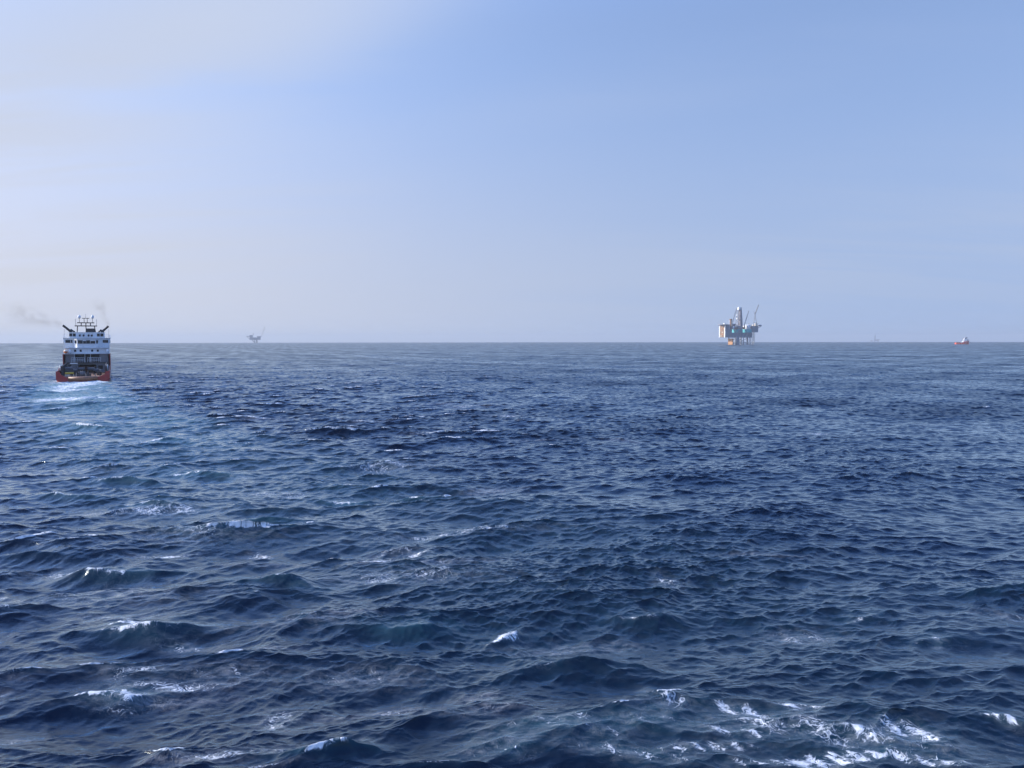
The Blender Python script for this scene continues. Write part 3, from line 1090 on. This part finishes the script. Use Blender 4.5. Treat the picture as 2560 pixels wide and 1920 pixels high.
rb = thing("rescue_boat", "orange rescue boat with white cover hanging on the ship's port side", "rescue boat",
           ship_m @ Vector((-7.1, 33.9, 8.2)), -SHIP_HEAD)
p = Part()
rgs = []
for (y, w_, zk) in ((-1.0, .35, .25), (-0.6, .62, .1), (0.2, .68, .05), (0.8, .5, .15), (1.1, .1, .4)):
    rgs.append([(-w_, y, 0.75), (-w_ * .7, y, zk + .12), (0, y, zk), (w_ * .7, y, zk + .12), (w_, y, 0.75)])
p.loft(rgs)
p.done("hull", M['orange'], rb)
p = Part()
p.ball((0, 0, 0.76), 0.55, 0.9, 0.5)
p.done("cover", M['cream'], rb, True)
p = Part()
p.tube((0.55, 0.4, 0.0), (0.75, 0.4, 1.9), 0.07)
p.tube((0.75, 0.4, 1.9), (0.0, 0.4, 2.0), 0.07)
p.done("davit", M['white'], rb)
for (x, z, lab) in ((-5.75, 8.75, "white drum-shaped life raft canister beside the orange rescue boat"),
                    (7.0, 9.0, "white drum-shaped life raft canister on the ship's starboard rail")):
    lr = thing("life_raft_canister", lab, "life raft", ship_m @ Vector((x, 34.2, 8.15)), -SHIP_HEAD, "life rafts of the supply ship")
    p = Part()
    p.tube((0, 0, 0.12), (0, 0, 1.35), 0.36, seg=16)
    p.ball((0, 0, 1.35), 0.36, 0.36, 0.16)
    p.done("shell", M['white'], lr, True)
    p = Part()
    p.box(-0.42, 0.42, -0.4, 0.4, 0.0, 0.12)
    p.done("cradle", M['grey'], lr)


# ------------------------------------------------------------------ smoke from the two exhausts
def plume(name, label, a, b, r0, r1, dens, seed):
    a, b = ship_m @ Vector(a), ship_m @ Vector(b)
    L = (b - a).length
    p = Part()
    rgs = []
    for i in range(9):
        t = i / 8
        r = (r0 + (r1 - r0) * t ** 0.8) * 1.25
        rgs.append([(t * L, r * math.cos(q * math.pi / 6), r * math.sin(q * math.pi / 6)) for q in range(12)])
    p.loft(rgs)
    m = bpy.data.materials.new(name)
    m.use_nodes = True
    n = NT(m.node_tree)
    t = n.node('ShaderNodeTexCoord').outputs['Object']
    s_ = n.node('ShaderNodeSeparateXYZ')
    n.link(t, s_.inputs[0])
    u = n.math('DIVIDE', s_.outputs[0], L)
    rad = n.math('ADD', n.math('MULTIPLY', n.math('POWER', n.math('MAXIMUM', u, 0.0), 0.8), r1 - r0), r0)
    yz = n.math('SQRT', n.math('ADD', n.math('MULTIPLY', s_.outputs[1], s_.outputs[1]), n.math('MULTIPLY', s_.outputs[2], s_.outputs[2])))
    fall = n.smooth(n.math('DIVIDE', yz, rad), 0.1, 1.2, 1.0, 0.0)
    nz = n.noise(n.mapping(t, loc=(seed, seed * 2, 0)), 0.38, 3.0, 0.55, 0.3)
    blot = n.smooth(nz, 0.34, 0.66)
    ends = n.math('MULTIPLY', n.smooth(u, 0.6, 1.0, 1.0, 0.0), n.smooth(u, -0.02, 0.06))
    thick = n.math('DIVIDE', dens, n.math('MAXIMUM', rad, 0.6))
    v = n.math('MULTIPLY', n.math('MULTIPLY', fall, blot), n.math('MULTIPLY', ends, thick))
    pv = n.node('ShaderNodeVolumePrincipled')
    pv.inputs['Color'].default_value = (0.30, 0.27, 0.22, 1)
    n.link(v, pv.inputs['Density'])
    out = n.node('ShaderNodeOutputMaterial')
    n.link(pv.outputs[0], out.inputs['Volume'])
    o = p.done("exhaust_smoke", m)
    o.rotation_mode = 'QUATERNION'
    o.location = a
    o.rotation_quaternion = (b - a).to_track_quat('X', 'Z')
    o["kind"] = "stuff"
    o["label"] = label
    return o


plume("smoke_port", "faint grey smoke drifting left from the ship's port exhaust",
      (sx(428, yE), yE, sz(362, yE)), (sx(428, yE) - 20.0, yE - 2, sz(362, yE) + 5.2), 0.9, 5.8, 0.27, 3.3)
plume("smoke_starboard", "faint grey smoke rising from the ship's starboard exhaust",
      (sx(1358, yE), yE, sz(370, yE)), (sx(1358, yE) - 4.5, yE - 1, sz(370, yE) + 10.5), 0.7, 2.8, 0.23, 8.1)

# ------------------------------------------------------------------ the big platform
PD = 2200.0
PK = PD / FPX / 13.83                       # metres per measured pixel
plat = thing("oil_platform", "large oil platform with turquoise modules, tall derrick and crane on thick legs", "oil platform",
             at_range(1849, 2400.0), R(18.5))
plat.scale = (1.0, 1.0, 1.046)
CX, SXX = math.cos(R(35)), math.sin(R(35))


def pl_(zx):
    return (zx - 960) * PK


def pz(zy):
    return (1540 - zy) * PK


def pbox(l0, l1, l2, zy0, zy1, Y0):
    """box whose left face spans columns l0..l1 and front face l1..l2, front at depth Y0"""
    X0 = (pl_(l1) + SXX * Y0) / CX
    X1 = (pl_(l2) + SXX * Y0) / CX
    Y1 = Y0 + (pl_(l1) - pl_(l0)) / SXX
    return X0, X1, Y0, Y1, pz(zy0), pz(zy1)


def pt(zx, zy, Y):
    return ((pl_(zx) + SXX * Y) / CX, Y, pz(zy))


# legs and columns
p = Part()
a = pbox(560, 715, 748, 1545, 1325, -8)
p.box(a[0], a[1], a[2], a[3], -6, a[5])
p.box(a[0] - 1, a[1] + 1, a[2] - 1, a[3] + 1, a[5] - 3.5, a[5] - 1.0)
p.done("leg", M['tan'], plat)
for (zx, Y, r, mt) in ((890, -6, 4.6, 'slate'), (1005, 12, 2.0, 'steel'), (1090, -6, 1.5, 'steel'), (800, 16, 1.6, 'steel'), (1230, 6, 2.6, 'steel'), (1320, -4, 1.8, 'steel'), (580, 14, 1.6, 'steel')):
    q = pt(zx, 1540, Y)
    p = Part()
    p.tube((q[0], q[1], -6), (q[0], q[1], pz(1285)), r, seg=14)
    p.done("leg", M[mt], plat)
p = Part()
q = pt(1435, 1540, 0)
p.lattice((q[0], q[1], -5), (q[0], q[1], pz(1110)), 6.0, 7, 0.45)
p.done("riser_tower", M['cream'], plat)
p = Part()
for zx, Y in ((1005, 12), (1230, 6)):
    q = pt(zx, 1540, Y)
    q2 = pt(890, 1540, -6)
    p.tube((q[0], q[1], 3), (q2[0], q2[1], pz(1310)), 0.7, seg=8)
    p.tube((q[0], q[1], pz(1310)), (q2[0], q2[1], 3), 0.7, seg=8)
p.done("brace", M['steel'], plat)

# decks and modules
p = Part()
p.box(*pbox(560, 600, 1390, 1292, 1122, 0))
a = pbox(555, 600, 1400, 1205, 1195, -1)
p.box(*a)
a = pbox(555, 600, 1400, 1296, 1286, -1)
p.box(*a)
p.done("lower_deck", M['slate'], plat)
p = Part()
p.box(*pbox(640, 690, 1380, 1121.5, 1015, 30))
p.box(*pbox(500, 606, 690, 1121.5, 960, 4))
p.done("middle_deck", M['slate'], plat)
a = pbox(690, 878, 1050, 1119, 1012, -2)
p = Part()
p.box(*a)
p.done("module", M['teal'], plat)
p = Part()
p.box(a[0] + 2, a[1] - 1, a[2] - 0.8, a[2] - 0.1, a[4] + 0.5, a[5] - 1.5)
p.done("shade_panel", M['slate'], plat)  # slate sheet that paints the shade on the module's front face
a = pbox(1064, 1235, 1378, 1119, 1005, -3)
p = Part()
p.box(*a)
for k in range(5):
    xx = a[0] + (a[1] - a[0]) * (k + 0.5) / 5
    p.box(xx - 0.3, xx + 0.3, a[2] - 0.4, a[2] - 0.05, a[4], a[5])
p.done("module", M['teal'], plat)
p = Part()
p.box(*pbox(1360, 1385, 1600, 1110, 892, -5))
p.box(*pbox(1352, 1384, 1604, 1000, 992, -6))
p.done("utility_module", M['slate'], plat)
p = Part()
a = pbox(1560, 1600, 1722, 902, 850, -4)
p.box(*a)
p.tube(pt(1605, 960, -3), pt(1690, 902, -3), 0.9, seg=8)
p.done("laydown_platform", M['steel'], plat)

# white sheds with a roof that slopes towards the sun
p = Part()
a = pbox(1050, 1225, 1362, 1003, 845, -1)
p.prism([(a[0], a[4]), (a[0], a[5] - 3), (a[0] + 9, a[5]), (a[1], a[5] - 5.5), (a[1], a[4])], 'y', a[2], a[3])
p.done("shed", M['white'], plat)
for k in range(4):
    p = Part()
    xx = a[0] + 3 + k * 7.5
    p.tube((xx, a[2] - 2.2, a[4] + 1.6), (xx, a[2] - 2.2, a[4] + 7.0 - k), 1.5, seg=12)
    p.done("tank", M['white'] if k % 2 == 0 else M['tan'], plat, True)

# living quarters on the left with their sunlit end wall
a = pbox(250, 468, 606, 1290, 862, -4)
p = Part()
p.box(*a)
p.done("living_quarters", M['slate'], plat)
yw = a[3] - a[2]
for (t0, t1) in ((0.0, 0.14), (0.84, 1.0)):
    p = Part()
    p.box(a[0] - 1.0, a[0] - 0.05, a[2] + yw * (1 - t1), a[2] + yw * (1 - t0), a[4], a[5] - 2)
    p.done("stair_tower", M['white'], plat)
p = Part()
p.box(a[0] - 0.45, a[0] - 0.04, a[2] + yw * 0.17, a[2] + yw * 0.83, a[4] + 1, a[5] - 1)
p.done("end_wall", M['brown'], plat)
rng_p = random.Random(4)
for i in range(6):
    for j in range(3):
        if rng_p.random() < 0.25:
            continue
        p = Part()
        y0 = a[2] + yw * (0.20 + j * 0.21)
        z0 = a[4] + 3.0 + i * 5.2
        p.box(a[0] - 0.6, a[0] - 0.47, y0, y0 + yw * 0.15, z0, z0 + 2.6)
        p.done("wall_panel", M['cream'] if rng_p.random() < 0.6 else M['tan'], plat)
p = Part()
hc = pt(395, 845, 8)
oc = [(hc[0] + 17 * math.cos(k * math.pi / 4 + .39), hc[1] + 17 * math.sin(k * math.pi / 4 + .39)) for k in range(8)]
p.prism(oc, 'z', pz(856), pz(840))
for k in range(4):
    an = k * math.pi / 2 + .8
    p.tube((hc[0] + 14 * math.cos(an), hc[1] + 14 * math.sin(an), pz(857)), (hc[0] + 9 * math.cos(an), hc[1] + 9 * math.sin(an), pz(905)), 0.6, seg=8)
p.done("helideck", M['steel'], plat)
p = Part()
p.box(*pbox(390, 430, 470, 838, 795, 4))
p.done("roof_house", M['white'], plat)

# funnels between quarters and derrick
p = Part()
q = pt(645, 800, 6)
p.box(q[0] - 2, q[0] + 2, q[1] - 2, q[1] + 2, pz(1000), pz(660))
p.box(q[0] - 2.8, q[0] + 2.8, q[1] - 2.8, q[1] + 2.8, pz(690), pz(650))
p.done("exhaust_stack", M['brown'], plat)
p = Part()
q = pt(598, 800, 2)
p.tube((q[0], q[1], pz(1000)), (q[0], q[1], pz(690)), 1.2, seg=10)
p.done("exhaust_stack", M['white'], plat)
p = Part()
p.box(*pbox(600, 700, 810, 1000, 815, 6))
p.done("machinery_house", M['violet'], plat)
for (zx, zt, mt) in ((748, 900, 'white'), (800, 920, 'brown'), (860, 930, 'brown')):
    q = pt(zx, 1000, -1)
    p = Part()
    p.tube((q[0], q[1], pz(1012)), (q[0], q[1], pz(zt)), 1.9, seg=12)
    p.done("tank", M[mt], plat, True)

# process gear that fills the deck
for args, mt in (((880, 985, 1062, 1011, 905, 3), 'steel'), ((1235, 1300, 1384, 1002, 872, 12), 'cream'), ((1040, 1090, 1150, 1001, 930, -2), 'tan'),
                 ((700, 745, 790, 1000, 930, 12), 'cream'), ((800, 840, 890, 1010, 880, 14), 'steel'), ((1380, 1420, 1480, 890, 845, 0), 'cream')):
    p = Part()
    p.box(*pbox(*args))
    p.done("module", M[mt], plat)
for k in range(9):
    q = pt(700 + k * 82, 1000, 4 + 6 * (k % 3))
    p = Part()
    p.tube((q[0], q[1], pz(1010)), (q[0], q[1], pz(900 - 35 * (k % 4))), 0.8 + 0.3 * (k % 2), seg=8)
    p.done("vent_pipe", M[('white', 'steel', 'tan')[k % 3]], plat)
for k in range(7):
    q = pt(620 + k * 112, 1290, -0.6)
    q2 = pt(676 + k * 112, 1120, -0.6)
    p = Part()
    p.tube(q, q2, 0.6, seg=6)
    p.done("brace", M['steel'], plat)
# derrick
q = pt(945, 1000, 4)
x, y = q[0], q[1]
p = Part()
p.loft([[(x - 1, y - w_, z), (x + w_, y - w_, z), (x + w_, y + w_, z), (x - 1, y + w_, z)] for (w_, z) in ((6.8, pz(1000)), (6.4, pz(760)), (5.2, pz(480)), (4.0, pz(255)))])
p.done("derrick", M['violet'], plat)
p = Part()
p.lattice((x - 1.5, y, pz(1000)), (x - 1.5, y, pz(340)), 15.8, 9, 0.45, 10.0)
p.done("derrick_frame", M['steel'], plat)
p = Part()
p.box(x - 5.4, x + 1.5, y - 4.6, y + 4.6, pz(340), pz(250))
p.done("crown_house", M['white'], plat)
for (zy, s_) in ((640, 2.4), (520, 1.8), (880, 3.0)):
    p = Part()
    p.box(x - 9.5, x - 7.4, y - s_, y + s_, pz(zy + 25), pz(zy - 25))
    p.done("derrick_cabin", M['white'], plat)

# cranes
p = Part()
for zx in (1425, 1560):
    p.tube(pt(zx, 890, -4), pt(1478, 490, -4), 0.75, seg=8)
p.tube(pt(1440, 780, -4), pt(1540, 780, -4), 0.5, seg=8)
p.tube(pt(1455, 650, -4), pt(1510, 650, -4), 0.5, seg=8)
p.tube(pt(1478, 490, -4), pt(1432, 372, -4), 0.55, seg=8)
cr = p.done("crane", M['steel'], plat)
p = Part()
p.lattice(pt(1478, 488, -4), pt(1603, 155, -4), 2.0, 9, 0.40, 1.2)
p.done("boom", M['steel'], cr)
p = Part()
q = pt(1520, 850, -5)
p.box(q[0] - 3.5, q[0] + 3.5, q[1] - 3, q[1] + 3, pz(892), pz(800))
p.done("cabin", M['cream'], cr)
for (u, v, Y) in (((690, 815), (846, 275), 2), ((1120, 850), (1262, 365), 0)):
    p = Part()
    q = pt(u[0], u[1] + 30, Y)
    p.tube((q[0], q[1], pz(1000)), pt(u[0], u[1], Y), 1.6, seg=10)
    cr = p.done("crane", M['steel'], plat)
    p = Part()
    p.lattice(pt(u[0], u[1], Y), pt(v[0], v[1], Y), 1.5, 12, 0.24, 1.1)
    e0, e1 = Vector(pt(u[0], u[1], Y)), Vector(pt(v[0], v[1], Y))
    p.tube(e0.lerp(e1, 0.72), e1, 0.8, seg=8)
    p.done("boom", M['slate'], cr)

# ------------------------------------------------------------------ far platform on the left, nearly lost in the haze
FD = 6400.0
FK = FD / FPX / 27.65


def fx(zx):
    return (zx - 960) * FK


def fz(zy):
    return (1168 - zy) * FK


fp = thing("oil_platform", "small hazy grey platform alone on the horizon right of the ship, with slanting flare boom", "oil platform",
           at_range(634.7, FD), R(19.6))
fp.scale = (0.90, 0.90, 0.948)


def fbox(p, a, b, zy0, zy1, y0, y1):
    p.box(fx(a), fx(b), y0, y1, fz(zy0), fz(zy1))


p = Part()
fbox(p, 670, 1430, 955, 800, -18, 18)
fbox(p, 905, 1110, 800, 785, -16, 10)
p.done("deck", M['haze_grey'], fp)
p = Part()
fbox(p, 672, 900, 799, 620, -16, 16)
p.done("living_quarters", M['haze_grey'], fp)
p = Part()
fbox(p, 445, 671, 730, 690, -14, 14)
p.tube((fx(500), 0, fz(731)), (fx(672), 0, fz(900)), 2.0, seg=8)
p.done("helideck", M['haze_grey'], fp)
p = Part()
fbox(p, 1190, 1430, 799, 700, -14, 14)
p.done("module", M['haze_grey'], fp)
p = Part()
p.tube((fx(925), 0, fz(620)), (fx(935), 0, fz(490)), 2.6, seg=8)
p.done("exhaust_stack", M['haze_grey'], fp)
p = Part()
p.lattice((fx(1480), 0, fz(720)), (fx(1750), 0, fz(40)), 4.0, 12, 0.42, 2.5)
p.tube((fx(1400), 0, fz(760)), (fx(1482), 0, fz(715)), 1.6, seg=8)
p.done("flare_boom", M['haze_grey'], fp)
for (a, b, r) in ((850, 1080, 3.4), (1010, 1050, 3.8), (1150, 1160, 5.4), (1190, 1195, 3.0)):
    p = Part()
    p.tube((fx(a), 0, fz(954)), (fx(b), 0, -8), r, seg=12)
    p.done("leg", M['haze_grey'], fp)

# ------------------------------------------------------------------ faint drilling rig between the platform and the red boat
RD = 11000.0
RK = RD / FPX / 36.87


def rx(zx):
    return (zx - 1000) * RK


def rz(zy):
    return (1085 - zy) * RK


rg = thing("drilling_rig", "very faint drilling rig with a single tower on the horizon between platform and red boat", "drilling rig",
           at_range(2187, RD), -R(25.4))
rg.scale = (0.82, 0.82, 0.905)
p = Part()
p.box(rx(950), rx(1360), -25, 25, rz(1010), rz(860))
p.box(rx(1170), rx(1480), -20, 20, rz(905), rz(845))
p.done("deck", M['slate'], rg)
p = Part()
p.loft([[(rx(1010) - w_, -w_, z), (rx(1010) + w_, -w_, z), (rx(1010) + w_, w_, z), (rx(1010) - w_, w_, z)] for (w_, z) in ((8, rz(860)), (7.5, rz(700)), (6, rz(540)), (2.5, rz(400)), (0.6, rz(290)))])
p.done("derrick", M['slate'], rg)
p = Part()
p.box(rx(600), rx(790), -12, 12, rz(1040), rz(935))
p.tube((rx(790), 0, rz(1000)), (rx(950), 0, rz(970)), 3.0, seg=8)
p.done("flare_platform", M['slate'], rg)
for a in (985, 1300):
    for y in (-18, 18):
        p = Part()
        p.tube((rx(a), y, -12), (rx(a), y, rz(1009)), 6.0, seg=12)
        p.done("leg", M['slate'], rg)

# ------------------------------------------------------------------ red and white standby boat at the right
BD = 2400.0
bp = at_range(2405, 2800.0)
baz = math.atan2(bp.x, bp.y)
bhd = baz + R(90 - 22)
bt = thing("standby_boat", "small red-hulled boat with white wheelhouse near the right end of the horizon", "boat", bp, -bhd)
bt.scale = (1.1, 0.9, 1.15)
# local frame: y forward, x starboard, z up; origin amidships
p = Part()
rgs = []
for (y, bw, b2, zt) in ((-21.5, 4.2, 5.0, 4.6), (-17, 5.2, 5.4, 4.4), (-8, 5.6, 5.6, 4.3), (2, 5.6, 5.6, 4.6), (4, 5.6, 5.7, 6.6), (12, 4.6, 5.6, 7.6), (18, 2.2, 4.2, 8.8), (22.5, 0.3, 1.2, 10.2)):
    rgs.append([(-bw * .8, y, -2), (-bw, y, 0.6), (-b2, y, zt), (b2, y, zt), (bw, y, 0.6), (bw * .8, y, -2)])
p.loft(rgs)
p.done("hull", M['scarlet'], bt)
p = Part()
p.prism([(-6, 4.7), (1.5, 7.0), (3, 9.2), (8, 11.2), (19, 11.2), (19.5, 8.9), (12, 7.7), (4, 6.7), (2, 4.7)], 'x', -4.4, 4.4)
p.done("superstructure", M['white'], bt)
p = Part()
p.prism([(5.5, 11.25), (5.5, 14.0), (7, 17.0), (13.5, 17.0), (15, 14.3), (16, 11.25)], 'x', -3.9, 3.9)
p.done("wheelhouse", M['white'], bt)
for (y0, y1, z0, z1) in ((7.6, 9.6, 15.2, 16.3), (10.2, 13.0, 15.2, 16.3), (14.2, 18.2, 9.3, 10.4)):
    for s in (-1, 1):
        p = Part()
        xx = s * (3.9 if z0 > 12 else 4.4)
        p.box(min(xx, xx + s * 0.06) , max(xx, xx + s * 0.06), y0, y1, z0, z1)
        p.done("window", M['glass'], bt)
p = Part()
p.box(-2.6, 2.6, 15.2, 18.8, 11.25, 14.2)
p.done("fore_house", M['slate'], bt)
p = Part()
p.box(-2.4, 2.4, 9.5, 15.8, 17.05, 18.3)
p.box(-3.0, 3.0, 10.0, 17.2, 18.3, 18.9)
p.done("top_deck", M['slate'], bt)
p = Part()
p.tube((0, 11.5, 18.9), (0, 11.8, 24.0), 0.4, seg=8)
p.tube((-1.8, 11.6, 21.0), (1.8, 11.6, 21.0), 0.25, seg=8)
p.tube((0, 11.7, 22.4), (0, 15.5, 22.4), 0.25, seg=8)
p.done("mast", M['steel'], bt)
for s in (-1, 1):
    p = Part()
    p.tube((s * 3.5, 3.6, 8.0), (s * 3.5, 3.8, 18.5), 0.45, seg=8)
    p.done("exhaust_pipe", M['steel'], bt)
p = Part()
p.box(-4.6, 4.6, -20.8, 1.5, 4.62, 4.72)
p.box(-5.2, -5.0, -21, 3.5, 4.4, 5.6)
p.box(5.0, 5.2, -21, 3.5, 4.4, 5.6)
p.done("aft_deck", M['tan'], bt)
